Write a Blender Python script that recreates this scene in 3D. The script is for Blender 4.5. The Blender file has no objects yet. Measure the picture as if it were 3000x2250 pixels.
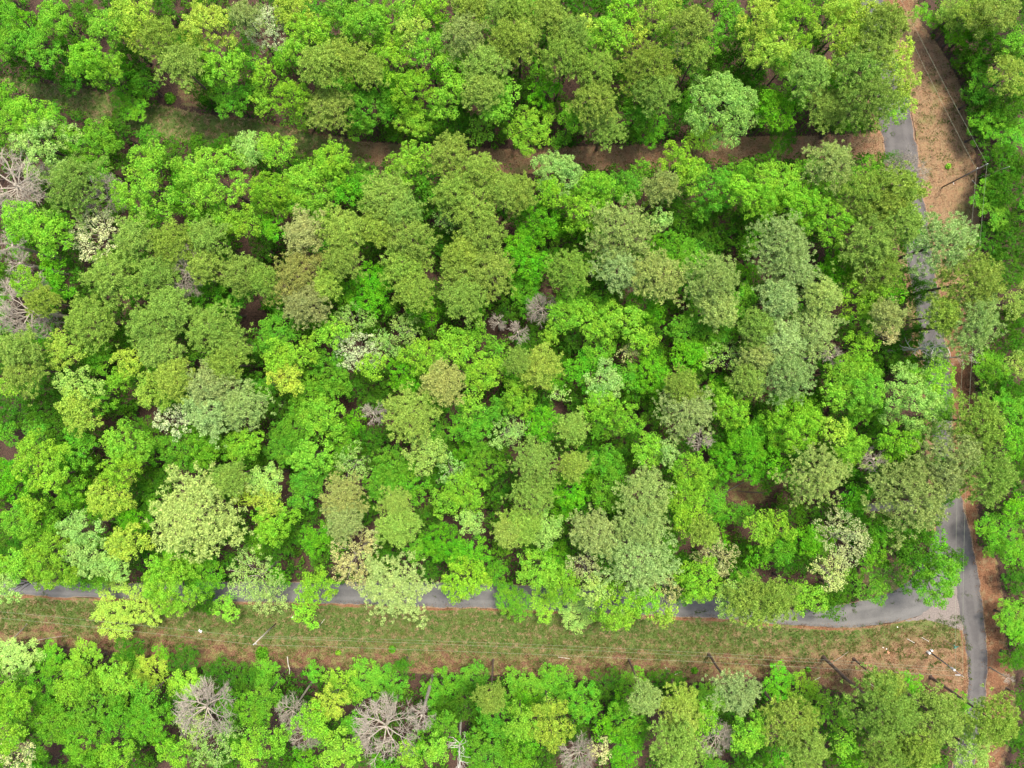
import bpy, math, random
import numpy as np
from mathutils import Vector, noise
R = math.radians
sc = bpy.context.scene
C = sc.collection

# ------------------------------------------------------------------ camera, light, exposure
H = 118.0                       # flying height of the camera above the ground
S = 1.44 * H / 3000.0           # metres on the ground per photograph pixel
cd = bpy.data.cameras.new('camera'); cd.sensor_width = 36; cd.lens = 25.0
cd.clip_start = 1; cd.clip_end = 8000
cam = bpy.data.objects.new('camera', cd); cam.location = (0, 0, H); C.objects.link(cam); sc.camera = cam
w = bpy.data.worlds.new('World'); sc.world = w; w.use_nodes = True
nt = w.node_tree; bg = nt.nodes['Background']; sky = nt.nodes.new('ShaderNodeTexSky')
SUN_EL, SUN_AZ = R(70), R(28)   # azimuth clockwise from +Y
sky.sky_type = 'NISHITA'; sky.sun_disc = False; sky.sun_elevation = SUN_EL; sky.sun_rotation = SUN_AZ
sky.air_density = 1.0; sky.dust_density = 4.0; sky.ozone_density = 0.6
nt.links.new(sky.outputs[0], bg.inputs[0]); bg.inputs[1].default_value = 0.132
sd = bpy.data.lights.new('sun', 'SUN'); sd.energy = 2.4; sd.angle = R(11); sd.color = (1.0, 0.94, 0.82)
sun = bpy.data.objects.new('sun', sd); C.objects.link(sun)
sv = Vector((math.sin(SUN_AZ) * math.cos(SUN_EL), math.cos(SUN_AZ) * math.cos(SUN_EL), math.sin(SUN_EL)))
sun.rotation_euler = sv.to_track_quat('Z', 'Y').to_euler()
sc.view_settings.view_transform = 'Standard'; sc.view_settings.look = 'None'
sc.view_settings.gamma = 1; sc.view_settings.exposure = 1.25
sc.cycles.max_bounces = 6; sc.cycles.diffuse_bounces = 4; sc.cycles.transmission_bounces = 4

def wp(px, py, z=0.0):          # where a point of the survey picture lies at height z
    k = S * (1 - z / H)
    return Vector(((px - 1500) * k, (1125 - py) * k, z))

# ------------------------------------------------------------------ helpers
def tag(o, label=None, cat=None, group=None, kind=None):
    if label: o['label'] = label
    if cat: o['category'] = cat
    if group: o['group'] = group
    if kind: o['kind'] = kind
    return o
def empty(name, loc, rz=0):
    o = bpy.data.objects.new(name, None); o.location = loc; o.rotation_euler = (0, 0, rz)
    o.empty_display_size = 0.5; C.objects.link(o); return o
def mesh_np(name, V, F, mat=None, smooth=False):
    V = np.asarray(V, np.float32).reshape(-1, 3); F = np.asarray(F, np.int32)
    k = F.shape[1]; me = bpy.data.meshes.new(name)
    me.vertices.add(len(V)); me.vertices.foreach_set('co', V.ravel())
    me.loops.add(F.size); me.loops.foreach_set('vertex_index', F.ravel())
    me.polygons.add(len(F)); me.polygons.foreach_set('loop_start', np.arange(0, F.size, k, dtype=np.int32))
    me.polygons.foreach_set('loop_total', np.full(len(F), k, np.int32))
    if smooth: me.polygons.foreach_set('use_smooth', np.ones(len(F), bool))
    me.update(calc_edges=True)
    if mat: me.materials.append(mat)
    return me
def link(name, me, parent=None, loc=None):
    o = bpy.data.objects.new(name, me); C.objects.link(o)
    if parent: o.parent = parent
    if loc is not None: o.location = loc
    return o
class MB:
    def __init__(s): s.v = []; s.f = []
    def tube(s, pts, rads, n=6, cap=True):
        pts = [Vector(p) for p in pts]; base = len(s.v)
        for i, p in enumerate(pts):
            d = (pts[min(i + 1, len(pts) - 1)] - pts[max(i - 1, 0)])
            if d.length < 1e-6: d = Vector((0, 0, 1))
            d.normalize(); a = d.orthogonal().normalized() if abs(d.z) > .95 else d.cross(Vector((0, 0, 1))).normalized()
            b = d.cross(a)
            for k in range(n):
                t = 2 * math.pi * k / n
                s.v.append(p + (a * math.cos(t) + b * math.sin(t)) * rads[i])
        for i in range(len(pts) - 1):
            for k in range(n):
                q = base + i * n
                s.f.append((q + k, q + (k + 1) % n, q + n + (k + 1) % n, q + n + k))
        if cap:
            s.f.append(tuple(base + n - 1 - k for k in range(n)))
            q = base + (len(pts) - 1) * n; s.f.append(tuple(q + k for k in range(n)))
        return s
    def box(s, c, d, rz=0, tilt=0):
        c = Vector(c); b = len(s.v); cr, sr = math.cos(rz), math.sin(rz)
        for x in (-1, 1):
            for y in (-1, 1):
                for z in (-1, 1):
                    lx, ly, lz = x * d[0] / 2, y * d[1] / 2, z * d[2] / 2
                    s.v.append(c + Vector((lx * cr - ly * sr, lx * sr + ly * cr, lz)))
        for f in ((0, 1, 3, 2), (4, 6, 7, 5), (0, 4, 5, 1), (2, 3, 7, 6), (0, 2, 6, 4), (1, 5, 7, 3)):
            s.f.append(tuple(b + i for i in f))
        return s
    def me(s, name, mat, smooth=False):
        m = bpy.data.meshes.new(name); m.from_pydata([tuple(v) for v in s.v], [], s.f); m.update()
        if smooth:
            for p in m.polygons: p.use_smooth = True
        m.materials.append(mat); return m
    def build(s, name, mat, parent=None, smooth=False): return link(name, s.me(name, mat, smooth), parent)

# ------------------------------------------------------------------ materials
def newmat(name):
    m = bpy.data.materials.new(name); m.use_nodes = True; t = m.node_tree
    for n in list(t.nodes):
        if n.type != 'OUTPUT_MATERIAL': t.nodes.remove(n)
    return m, t, t.nodes['Material Output'] if 'Material Output' in t.nodes else t.nodes[0]
def N(t, kind, **kw):
    n = t.nodes.new(kind)
    for k, v in kw.items():
        if k in n.inputs: n.inputs[k].default_value = v
        else: setattr(n, k, v)
    return n
def mixc(t, f, a, b, mode='MIX'):
    n = t.nodes.new('ShaderNodeMix'); n.data_type = 'RGBA'; n.blend_type = mode
    for s_, v in ((0, f), (6, a), (7, b)):
        if isinstance(v, bpy.types.NodeSocket): t.links.new(v, n.inputs[s_])
        elif isinstance(v, tuple): n.inputs[s_].default_value = v + (1,) if len(v) == 3 else v
        else: n.inputs[s_].default_value = v
    return n.outputs[2]
def mth(t, op, a, b=None, c=None, clamp=False):
    n = t.nodes.new('ShaderNodeMath'); n.operation = op; n.use_clamp = clamp
    for i, v in enumerate((a, b, c)):
        if v is None: continue
        if isinstance(v, bpy.types.NodeSocket): t.links.new(v, n.inputs[i])
        else: n.inputs[i].default_value = v
    return n.outputs[0]
def ramp(t, f, lo, hi):
    n = t.nodes.new('ShaderNodeMapRange'); n.interpolation_type = 'SMOOTHSTEP'
    t.links.new(f, n.inputs[0]); n.inputs[1].default_value = lo; n.inputs[2].default_value = hi; return n.outputs[0]
def nz(t, scale, detail=4, rough=.6, vec=None, dist=0):
    n = N(t, 'ShaderNodeTexNoise', Scale=scale, Detail=detail, Roughness=rough, Distortion=dist)
    if vec is None:
        g = t.nodes.new('ShaderNodeNewGeometry'); vec = g.outputs['Position']
    t.links.new(vec, n.inputs['Vector']); return n.outputs[0]

def foliage(name, trans=.35, vary=.45, fixed=None, hue=.10):
    m, t, out = newmat(name)
    g = t.nodes.new('ShaderNodeNewGeometry'); rnd = g.outputs['Random Per Island']
    if fixed == 'attr':
        aa = t.nodes.new('ShaderNodeAttribute'); aa.attribute_name = 'leafcol'; col = aa.outputs['Color']
    elif fixed is None: col = t.nodes.new('ShaderNodeObjectInfo').outputs['Color']
    else:
        big = ramp(t, nz(t, .16, 2), .38, .62)
        col = mixc(t, big, fixed[0], fixed[1])
    fresh = ramp(t, nz(t, 1.1, 4, .7), .50, .68); deep = ramp(t, nz(t, .55, 3, .6), .54, .72)
    col = mixc(t, mth(t, 'MULTIPLY', fresh, .55), col, mixc(t, 1.0, col, (1.6, 1.4, 1.5), 'MULTIPLY'))
    col = mixc(t, mth(t, 'MULTIPLY', deep, .6), col, mixc(t, 1.0, col, (.55, .72, .7), 'MULTIPLY'))
    hs = t.nodes.new('ShaderNodeHueSaturation'); t.links.new(col, hs.inputs['Color'])
    t.links.new(mth(t, 'MULTIPLY_ADD', rnd, vary * 2, 1 - vary), hs.inputs['Value'])
    t.links.new(mth(t, 'MULTIPLY_ADD', nz(t, .7, 4, .7), hue, .5 - hue / 2), hs.inputs['Hue'])
    a = t.nodes.new('ShaderNodeBsdfDiffuse'); b = t.nodes.new('ShaderNodeBsdfTranslucent')
    t.links.new(hs.outputs[0], a.inputs[0])
    t.links.new(mixc(t, 1.0, hs.outputs[0], (1.0, 1.0, .5), 'MULTIPLY'), b.inputs[0])
    x = t.nodes.new('ShaderNodeMixShader'); x.inputs[0].default_value = trans
    t.links.new(a.outputs[0], x.inputs[1]); t.links.new(b.outputs[0], x.inputs[2]); t.links.new(x.outputs[0], out.inputs[0])
    return m
M = {}
M['leaf'] = foliage('leaves', .38, .42)
M['needle'] = foliage('needles', .25, .45, hue=.05)
M['under'] = foliage('undergrowth', .3, .45, fixed=((.035, .12, .01), (.10, .23, .02)))
M['thicket'] = foliage('thicket leaves', .38, .32, fixed='attr')
M['litter'] = foliage('dry leaves', .1, .7, fixed=((.10, .048, .025), (.21, .13, .07)))
M['grass'] = foliage('grass', .3, .4, fixed=((.10, .15, .03), (.06, .13, .02)))

def bark(name, c1, c2, objcol=False):
    m, t, out = newmat(name); b = N(t, 'ShaderNodeBsdfPrincipled', Roughness=.9)
    tc = t.nodes.new('ShaderNodeTexCoord'); mp = N(t, 'ShaderNodeMapping'); mp.inputs['Scale'].default_value = (6, 6, 1.2)
    t.links.new(tc.outputs['Object'], mp.inputs[0])
    f = ramp(t, nz(t, 2.0, 5, .7, mp.outputs[0]), .35, .65)
    t.links.new(mixc(t, f, c1, c2), b.inputs['Base Color']); t.links.new(b.outputs[0], out.inputs[0]); return m
M['bark'] = bark('brown bark', (.05, .035, .028), (.13, .095, .075))
M['pinebark'] = bark('pine bark', (.07, .045, .035), (.18, .12, .09))
M['greywood'] = bark('grey bare wood', (.20, .17, .13), (.39, .345, .275))
M['whitewood'] = bark('bleached wood', (.42, .40, .33), (.66, .63, .54))
M['polewood'] = bark('weathered pole wood', (.10, .08, .075), (.24, .20, .18))
M['palepole'] = bark('pale pole wood', (.36, .31, .27), (.5, .44, .39))

def plain(name, c, rough=.5, metal=0.0, var=.15):
    m, t, out = newmat(name); b = N(t, 'ShaderNodeBsdfPrincipled', Roughness=rough, Metallic=metal)
    f = nz(t, 14, 4)
    t.links.new(mixc(t, f, tuple(x * (1 - var) for x in c), tuple(min(1, x * (1 + var)) for x in c)), b.inputs['Base Color'])
    t.links.new(b.outputs[0], out.inputs[0]); return m
M['wire'] = plain('aluminium wire', (.26, .29, .19), .7, 0)
M['white'] = plain('white plastic', (.62, .62, .58), .5)
M['green_sign'] = plain('green sign metal', (.05, .30, .26), .35)
M['steel'] = plain('grey steel', (.30, .31, .32), .4, .6)
M['galv'] = plain('light grey tank steel', (.55, .56, .57), .4, .2)
M['orange'] = plain('orange plastic', (.50, .22, .12), .6)

# ground: one sheet; attribute zone = (grass, clay, straw), a = leaf litter of the open verge
def ground_mat():
    m, t, out = newmat('woodland ground'); b = N(t, 'ShaderNodeBsdfPrincipled', Roughness=.95)
    at = t.nodes.new('ShaderNodeAttribute'); at.attribute_name = 'zone'
    sp = t.nodes.new('ShaderNodeSeparateColor'); t.links.new(at.outputs['Color'], sp.inputs[0])
    al = at.outputs['Alpha']
    fine = nz(t, 4.5, 6, .75); mid = nz(t, .9, 5, .65); big = nz(t, .22, 4, .6); spk = nz(t, 9.0, 3, .8)
    floor = mixc(t, ramp(t, fine, .35, .65), (.022, .012, .008), (.085, .044, .027))
    litter = mixc(t, ramp(t, fine, .38, .62), (.075, .035, .018), (.20, .11, .06))
    litter = mixc(t, ramp(t, mid, .45, .58), litter, mixc(t, ramp(t, spk, .35, .65), (.09, .085, .02), (.22, .19, .07)))
    straw = mixc(t, ramp(t, fine, .35, .65), (.11, .065, .03), (.28, .195, .10))
    mp2 = N(t, 'ShaderNodeMapping'); mp2.inputs['Scale'].default_value = (1.4, .22, 1); mp2.inputs['Rotation'].default_value = (0, 0, .25)
    gg = t.nodes.new('ShaderNodeNewGeometry'); t.links.new(gg.outputs['Position'], mp2.inputs[0])
    straw = mixc(t, mth(t, 'MULTIPLY', ramp(t, nz(t, 1.0, 5, .65, mp2.outputs[0]), .50, .66), .75), straw, mixc(t, ramp(t, fine, .35, .65), (.11, .055, .03), (.22, .13, .075)))
    straw = mixc(t, ramp(t, mid, .42, .66), straw, (.25, .13, .07))
    straw = mixc(t, ramp(t, big, .54, .68), straw, (.15, .13, .045))
    grass = mixc(t, ramp(t, spk, .35, .65), (.035, .075, .010), (.12, .165, .03))
    grass = mixc(t, ramp(t, mid, .45, .62), grass, mixc(t, ramp(t, fine, .4, .6), (.10, .075, .03), (.24, .18, .085)))
    clay = mixc(t, ramp(t, fine, .35, .65), (.11, .045, .02), (.23, .11, .052))
    clay = mixc(t, ramp(t, mid, .50, .64), clay, (.20, .13, .065))
    def edge(v, k=.55):
        q = mth(t, 'ADD', v, mth(t, 'MULTIPLY_ADD', mid, k, -k / 2)); q = mth(t, 'ADD', q, mth(t, 'MULTIPLY_ADD', fine, k * .8, -k * .4))
        return ramp(t, q, .40, .60)
    c = mixc(t, edge(al), floor, litter)
    c = mixc(t, edge(sp.outputs[2]), c, straw)
    c = mixc(t, edge(sp.outputs[0], .9), c, grass)
    c = mixc(t, edge(sp.outputs[1]), c, clay)
    t.links.new(c, b.inputs['Base Color'])
    bp = N(t, 'ShaderNodeBump', Strength=.7, Distance=.15); t.links.new(fine, bp.inputs['Height']); t.links.new(bp.outputs[0], b.inputs['Normal'])
    t.links.new(b.outputs[0], out.inputs[0]); return m
def asphalt(name, base, worn):
    m, t, out = newmat(name); b = N(t, 'ShaderNodeBsdfPrincipled', Roughness=.85)
    uv = t.nodes.new('ShaderNodeUVMap'); sx = t.nodes.new('ShaderNodeSeparateXYZ'); t.links.new(uv.outputs[0], sx.inputs[0])
    u = sx.outputs[0]
    d = mth(t, 'ABSOLUTE', mth(t, 'SUBTRACT', mth(t, 'ABSOLUTE', mth(t, 'SUBTRACT', u, .5)), .24))
    track = mth(t, 'SUBTRACT', 1.0, ramp(t, d, .03, .13))
    big = nz(t, .35, 5, .65); fine = nz(t, 7, 5, .8)
    c = mixc(t, ramp(t, big, .35, .65), base, worn)
    c = mixc(t, mth(t, 'MULTIPLY', track, .45), c, tuple(min(1, x * 1.25) for x in worn))
    c = mixc(t, mth(t, 'MULTIPLY', ramp(t, fine, .3, .7), .35), c, tuple(x * .6 for x in base))
    cr = nz(t, 1.1, 6, .8, None, 2.0); cm = mth(t, 'SUBTRACT', 1.0, ramp(t, mth(t, 'ABSOLUTE', mth(t, 'SUBTRACT', cr, .5)), .0, .008))
    st = ramp(t, nz(t, .9, 6, .75, None, .6), .56, .72); c = mixc(t, mth(t, 'MULTIPLY', st, .65), c, tuple(x * .55 for x in base))
    c = mixc(t, mth(t, 'MULTIPLY', cm, .6), c, tuple(x * .4 for x in base))
    e = mth(t, 'ABSOLUTE', mth(t, 'SUBTRACT', u, .5)); ed = mth(t, 'ADD', e, mth(t, 'MULTIPLY_ADD', nz(t, 1.4, 5, .7), .10, -.05)); ed = mth(t, 'ADD', ed, mth(t, 'MULTIPLY_ADD', nz(t, .4, 3, .6), .10, -.05))
    c = mixc(t, ramp(t, ed, .455, .50), c, (.25, .15, .09))
    t.links.new(c, b.inputs['Base Color']); t.links.new(b.outputs[0], out.inputs[0]); return m
M['ground'] = ground_mat()
M['asphalt'] = asphalt('old asphalt', (.072, .066, .064), (.105, .097, .092))
M['asphalt2'] = asphalt('pale worn asphalt', (.098, .095, .09), (.138, .132, .124))
m, t, out = newmat('gravel'); b = N(t, 'ShaderNodeBsdfPrincipled', Roughness=.9)
t.links.new(mixc(t, ramp(t, nz(t, 5, 6, .8), .35, .65), (.11, .095, .085), (.22, .18, .155)), b.inputs['Base Color']); t.links.new(b.outputs[0], out.inputs[0]); M['gravel'] = m

# ------------------------------------------------------------------ the lie of the land, in survey picture pixels
ip = np.interp
ROAD_R = [(-200, 2560, 40), (0, 2590, 40), (100, 2606, 46), (250, 2655, 0), (384, 2682, 0), (497, 2692, 0), (610, 2712, 0), (850, 2748, 0), (1045, 2777, 0),
          (1107, 2788, 0), (1383, 2795, 0), (1545, 2842, 0), (1636, 2858, 0), (1703, 2868, 0), (1794, 2883, 0), (1862, 2890, 0), (1950, 2893, 0), (2056, 2887, 0), (2150, 2872, 0), (2250, 2850, 0), (2500, 2780, 0)]
ROAD_L = [(-200, 2470), (0, 2500), (100, 2528), (384, 2577), (497, 2600), (610, 2630), (850, 2672), (1045, 2702), (1107, 2712), (1383, 2742), (1545, 2742),
          (1600, 2752), (1636, 2790), (1703, 2800), (1794, 2810), (1862, 2824), (1907, 2833), (1997, 2834), (2056, 2829), (2150, 2812), (2250, 2790), (2500, 2720)]
def road_r(y): return ip(y, [a[0] for a in ROAD_R], [a[1] for a in ROAD_R])
def road_l(y): return ip(y, [a[0] for a in ROAD_L], [a[1] for a in ROAD_L])
LB = [(-300, 1738), (0, 1742), (100, 1745), (270, 1753), (1000, 1769), (1250, 1779), (1473, 1784), (1700, 1792), (2000, 1809), (2100, 1812), (2286, 1829), (2431, 1838), (2521, 1838), (2612, 1826), (2680, 1810), (2740, 1800)]
def lower_bot(x): return ip(x, [a[0] for a in LB], [a[1] for a in LB])
def lower_top(x): return lower_bot(x) - ip(x, [0, 300, 1000, 1300, 2100, 2340, 2470, 2570, 2640, 2700], [42, 46, 66, 76, 66, 42, 70, 84, 94, 130])
FE = [(-300, 1870), (0, 1880), (300, 1900), (420, 1930), (560, 1955), (750, 1950), (1000, 1962), (1240, 1972), (1500, 1978), (1730, 1992), (2000, 2002), (2100, 1992), (2250, 1985), (2400, 2005), (2500, 2042), (2620, 2005), (2750, 2040), (2840, 2090)]
def verge_bot(x): return ip(x, [a[0] for a in FE], [a[1] for a in FE])
def track_mid(x): return ip(x, [-200, 0, 100, 250, 340, 570, 750, 930, 1090, 1428, 1500, 1726, 1907, 2088, 2223, 2340, 2520, 2600], [205, 225, 262, 300, 330, 375, 392, 428, 452, 470, 474, 464, 460, 446, 436, 436, 430, 430])
def track_hw(x): return ip(x, [-200, 0, 250, 340, 700, 1090, 2100, 2600], [4, 8, 42, 50, 43, 35, 37, 38])
RF = [(-200, 2650), (0, 2690), (70, 2700), (150, 2762), (253, 2815), (360, 2838), (452, 2856), (565, 2862), (705, 2874), (1044, 2851), (1134, 2858), (1170, 2883), (1590, 2862), (1636, 2919), (1771, 2942), (1884, 2950), (1975, 2972), (2088, 2975), (2170, 2960), (2250, 2940), (2500, 2900)]
def right_edge(y): return ip(y, [a[0] for a in RF], [a[1] for a in RF])
def sst(d, w): return np.clip(d / w * .5 + .5, 0, 1)      # 1 inside, 0 outside, w pixels soft
def zones(X, Y):
    wob = 14 * np.sin(X * .021 + 3 * np.sin(X * .0057)) + 9 * np.sin(X * .063 + 2 * np.sin(X * .013)) + 5 * np.sin(X * .17)
    mid = (lower_bot(X) + verge_bot(X)) / 2 + wob
    in_low = np.minimum(sst(Y - lower_bot(X), 6), sst(verge_bot(X) - Y, 14)) * (X < road_l(Y) + 10)
    low_grass = in_low * sst(mid + ip(X, [0, 500, 1000, 1700, 2200, 2700], [26, 26, 46, 44, 22, -8]) - Y, 85) * ip(X, [0, 2250, 2550, 2700], [1, .95, .7, .6])
    low_straw = in_low * sst(X - 2200, 500) * sst(verge_bot(X) - 40 - Y, 40)
    sh = np.minimum(sst(Y - lower_bot(X) + 1, 3), sst(lower_bot(X) + 9 - Y, 6)) * (X < 2720) * .8
    d = track_hw(X) - np.abs(Y - track_mid(X))
    tr = sst(d, 16) * (X < 2600)
    tr_grass = tr * ip(X, [0, 150, 1000, 1180, 2600], [.9, .95, .7, .1, .15])
    tr_straw = tr * ip(X, [0, 300, 900, 1100, 2600], [0, .5, .6, .95, .95])
    rv = np.minimum(sst(X - road_r(Y), 6), sst(right_edge(Y) - X, 16))
    rv_clay = rv * ip(Y, [0, 60, 200, 640, 1000, 1250, 1560, 2300], [.75, .6, .1, .1, .85, .8, .9, .8])
    rv_straw = rv * ip(Y, [0, 200, 700, 1000, 1500, 2300], [.7, 1, .9, .3, .2, .25])
    lv = np.minimum(sst(road_l(Y) - X, 4), sst(X - road_l(Y) + 22, 10)) * (Y < 1560)
    lv2 = np.minimum(sst(road_l(Y) - X, 3), sst(X - road_l(Y) + 12, 8)) * (Y > 1830) * (Y < 2080)
    isl = np.exp(-(((X - 2600) / 90) ** 2 + ((Y - 1695) / 55) ** 2)) * 1.3
    clr = np.exp(-(((X - 2190) / 70) ** 2 + ((Y - 1440) / 45) ** 2)) * 1.1 + np.exp(-(((X - 570) / 60) ** 2 + ((Y - 270) / 60) ** 2)) * .9 + np.exp(-(((X - 2120) / 45) ** 2 + ((Y - 1575) / 30) ** 2)) * .8 + np.exp(-(((X - 2420) / 80) ** 2 + ((Y - 420) / 26) ** 2)) + np.exp(-(((X - 2570) / 60) ** 2 + ((Y - 450) / 60) ** 2)) * .9
    g = np.clip(low_grass + tr_grass + isl * .62 + rv * ip(Y, [0, 150, 350, 700, 1000, 2300], [.2, .34, .40, .36, .25, .22]), 0, 1)
    c = np.clip(sh * (.55 + .75 * np.abs(np.sin(X * .017 + 2 * np.sin(X * .0061)))) + rv_clay * (1 - .3 * sst(X - road_r(Y) - 40, 40)) + lv2 * .8, 0, 1)
    s_ = np.clip(low_straw + tr_straw + rv_straw + lv * .8 + lv2 + isl, 0, 1)
    l = np.clip(np.maximum.reduce([in_low, tr, rv, lv, isl, clr]), 0, 1)
    return g, c, s_, l
def forest_mask(X, Y, pad=0):
    """1 where trees and undergrowth stand (ground positions)"""
    X = np.asarray(X, float); Y = np.asarray(Y, float)
    low = (Y > lower_top(X) - 14 - pad) & (Y < verge_bot(X) + 6 + pad) & (X < 2830)
    trk = np.abs(Y - track_mid(X)) < track_hw(X) + pad
    rgt = (X > road_l(Y) - 12 - pad) & (X < right_edge(Y) + pad)
    isl = (np.abs(X - 2640) < 130) & (np.abs(Y - 1700) < 75)
    clr = ((X - 2190) / 75) ** 2 + ((Y - 1440) / 45) ** 2 < 1
    dr = (X > 2520) & (X < 2760) & (np.abs(Y - 1483) < 18)
    gap = ((X - 545) / 70) ** 2 + ((Y - 275) / 60) ** 2 < 1
    gp2 = (X > 2340) & (X < 2600) & (np.abs(Y - 425) < 24)
    return ~(low | trk | rgt | isl | clr | dr | gap | gp2)

# ground sheet
def axis(half, step, far):
    a = np.arange(0, half + step, step); q = [a[-1]]; d = step
    while q[-1] < far: d *= 1.45; q.append(q[-1] + d)
    a = np.concatenate([a, q[1:]]); return np.concatenate([-a[:0:-1], a])
gx = axis(96, .42, 2600); gy = axis(74, .42, 2600)
GX, GY = np.meshgrid(gx, gy); nx, ny = len(gx), len(gy)
V = np.stack([GX, GY, np.zeros_like(GX)], -1)
idx = np.arange(nx * ny).reshape(ny, nx)
F = np.stack([idx[:-1, :-1], idx[:-1, 1:], idx[1:, 1:], idx[1:, :-1]], -1).reshape(-1, 4)
gm = mesh_np('ground', V, F, M['ground'])
PX = GX.ravel() / S + 1500; PY = 1125 - GY.ravel() / S
z4 = np.stack(zones(PX, PY), -1); far = (np.abs(GX.ravel()) > 100) | (np.abs(GY.ravel()) > 80)
z4[far] = (0.3, 0, 0, .3)
at = gm.color_attributes.new('zone', 'FLOAT_COLOR', 'POINT'); at.data.foreach_set('color', z4.astype(np.float32).ravel())
tag(link('ground', gm), 'leaf-littered woodland floor with grassy and sandy verges', 'ground', kind='structure')

def ribbon(name, A, B, z, mat, label, n=160, soft=None):
    def rs(P, n):
        P = np.array(P, float); d = np.concatenate([[0], np.cumsum(np.hypot(*np.diff(P, axis=0).T))])
        q = np.linspace(0, d[-1], n); X = np.interp(q, d, P[:, 0]); Y = np.interp(q, d, P[:, 1])
        k = np.ones(9) / 9; Xp = np.convolve(np.pad(X, 4, 'edge'), k, 'valid'); Yp = np.convolve(np.pad(Y, 4, 'edge'), k, 'valid'); return Xp, Yp
    ax, ay = rs(A, n); bx, by = rs(B, n); rg = np.random.default_rng(5)
    vs = []; m_ = 9; uvs = []
    j1 = np.convolve(rg.normal(0, 3.0, n), [.3, .4, .3], 'same'); j2 = np.convolve(rg.normal(0, 3.0, n), [.3, .4, .3], 'same')
    for i in range(n):
        for k in range(m_):
            f = k / (m_ - 1); jx = (1 - f) * j1[i] + f * j2[i]
            p = wp(ax[i] * (1 - f) + bx[i] * f, ay[i] * (1 - f) + by[i] * f)
            dv = Vector((bx[i] - ax[i], ay[i] - by[i], 0)).normalized()
            p += dv * jx * S * (abs(f - .5) * 2); vs.append((p.x, p.y, z)); q = soft(ay[i], by[i], i / n) if soft else (0, 0); uvs.append((q[0] * .07 + f * (1 - .07 * (q[0] + q[1])), i / n))
    ix = np.arange(n * m_).reshape(n, m_); F = np.stack([ix[:-1, :-1], ix[1:, :-1], ix[1:, 1:], ix[:-1, 1:]], -1).reshape(-1, 4)
    v = np.array(vs); a, b_, c_ = v[F[0][0]], v[F[0][1]], v[F[0][2]]
    if np.cross(b_ - a, c_ - a)[2] < 0: F = F[:, ::-1]
    me = mesh_np(name, vs, F, mat); ul = me.uv_layers.new(name='UVMap')
    ul.data.foreach_set('uv', np.array(uvs, np.float32)[F.ravel()].ravel())
    return tag(link(name, me), label, 'road', kind='structure')
ribbon('road', [(x, y) for y, x in ROAD_L], [(a[1], a[0]) for a in ROAD_R], .012, M['asphalt'], 'dark grey asphalt road along the right side of the woods', 260, lambda a, b, f: (1 if 1440 < a < 1830 else 0, 0))
lt = [(x, float(lower_top(x))) for x in list(range(-250, 2250, 50)) + [2300, 2340, 2400, 2470, 2520, 2566, 2610, 2640]] + [(2675, 1690), (2705, 1645), (2735, 1590), (2745, 1545)]
lb = [(x, float(lower_bot(x))) for x in list(range(-250, 2300, 50)) + [2360, 2431, 2480, 2521, 2570, 2612, 2650, 2680]] + [(2715, 1796), (2765, 1770), (2798, 1720), (2805, 1640), (2818, 1570)]
ribbon('road', lt, lb, .004, M['asphalt2'], 'pale asphalt road curving along the bottom woods to the junction', 300, lambda a, b, f: (1 if f > .9 else 0, 1 if f > .77 else 0))
ap = [(2640, 1822), (2690, 1806), (2740, 1770), (2775, 1720), (2800, 1690), (2812, 1780), (2826, 1850), (2800, 1842), (2760, 1826), (2710, 1815)]
bm_ = MB(); ctr = wp(2760, 1790); ring = []
for i in range(len(ap)):
    a, b2 = ap[i], ap[(i + 1) % len(ap)]
    for k in range(6):
        f = k / 6; p = wp(a[0] + (b2[0] - a[0]) * f, a[1] + (b2[1] - a[1]) * f)
        ring.append(p + Vector((math.sin(i * 6 + k * 2.3), math.cos(k * 3.1 + i), 0)) * .09)
bm_.v = [ctr] + ring
bm_.v = [Vector((p.x, p.y, .008)) for p in bm_.v]
from mathutils.geometry import tessellate_polygon
bm_.v = bm_.v[1:]; bm_.f = []
for a, b2, c2 in tessellate_polygon([bm_.v]):
    up_ = (bm_.v[b2] - bm_.v[a]).cross(bm_.v[c2] - bm_.v[a]).z > 0; bm_.f.append((a, b2, c2) if up_ else (a, c2, b2))
ga = bm_.build('gravel_apron', M['gravel']); tag(ga, 'grey gravel triangle between the two roads', 'gravel', kind='structure')
ribbon('driveway', [(2515, 1474), (2600, 1472), (2750, 1460)], [(2515, 1500), (2600, 1500), (2750, 1498)], .008, M['asphalt2'], 'short paved driveway entering the trees left of the right road', 30)

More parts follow.
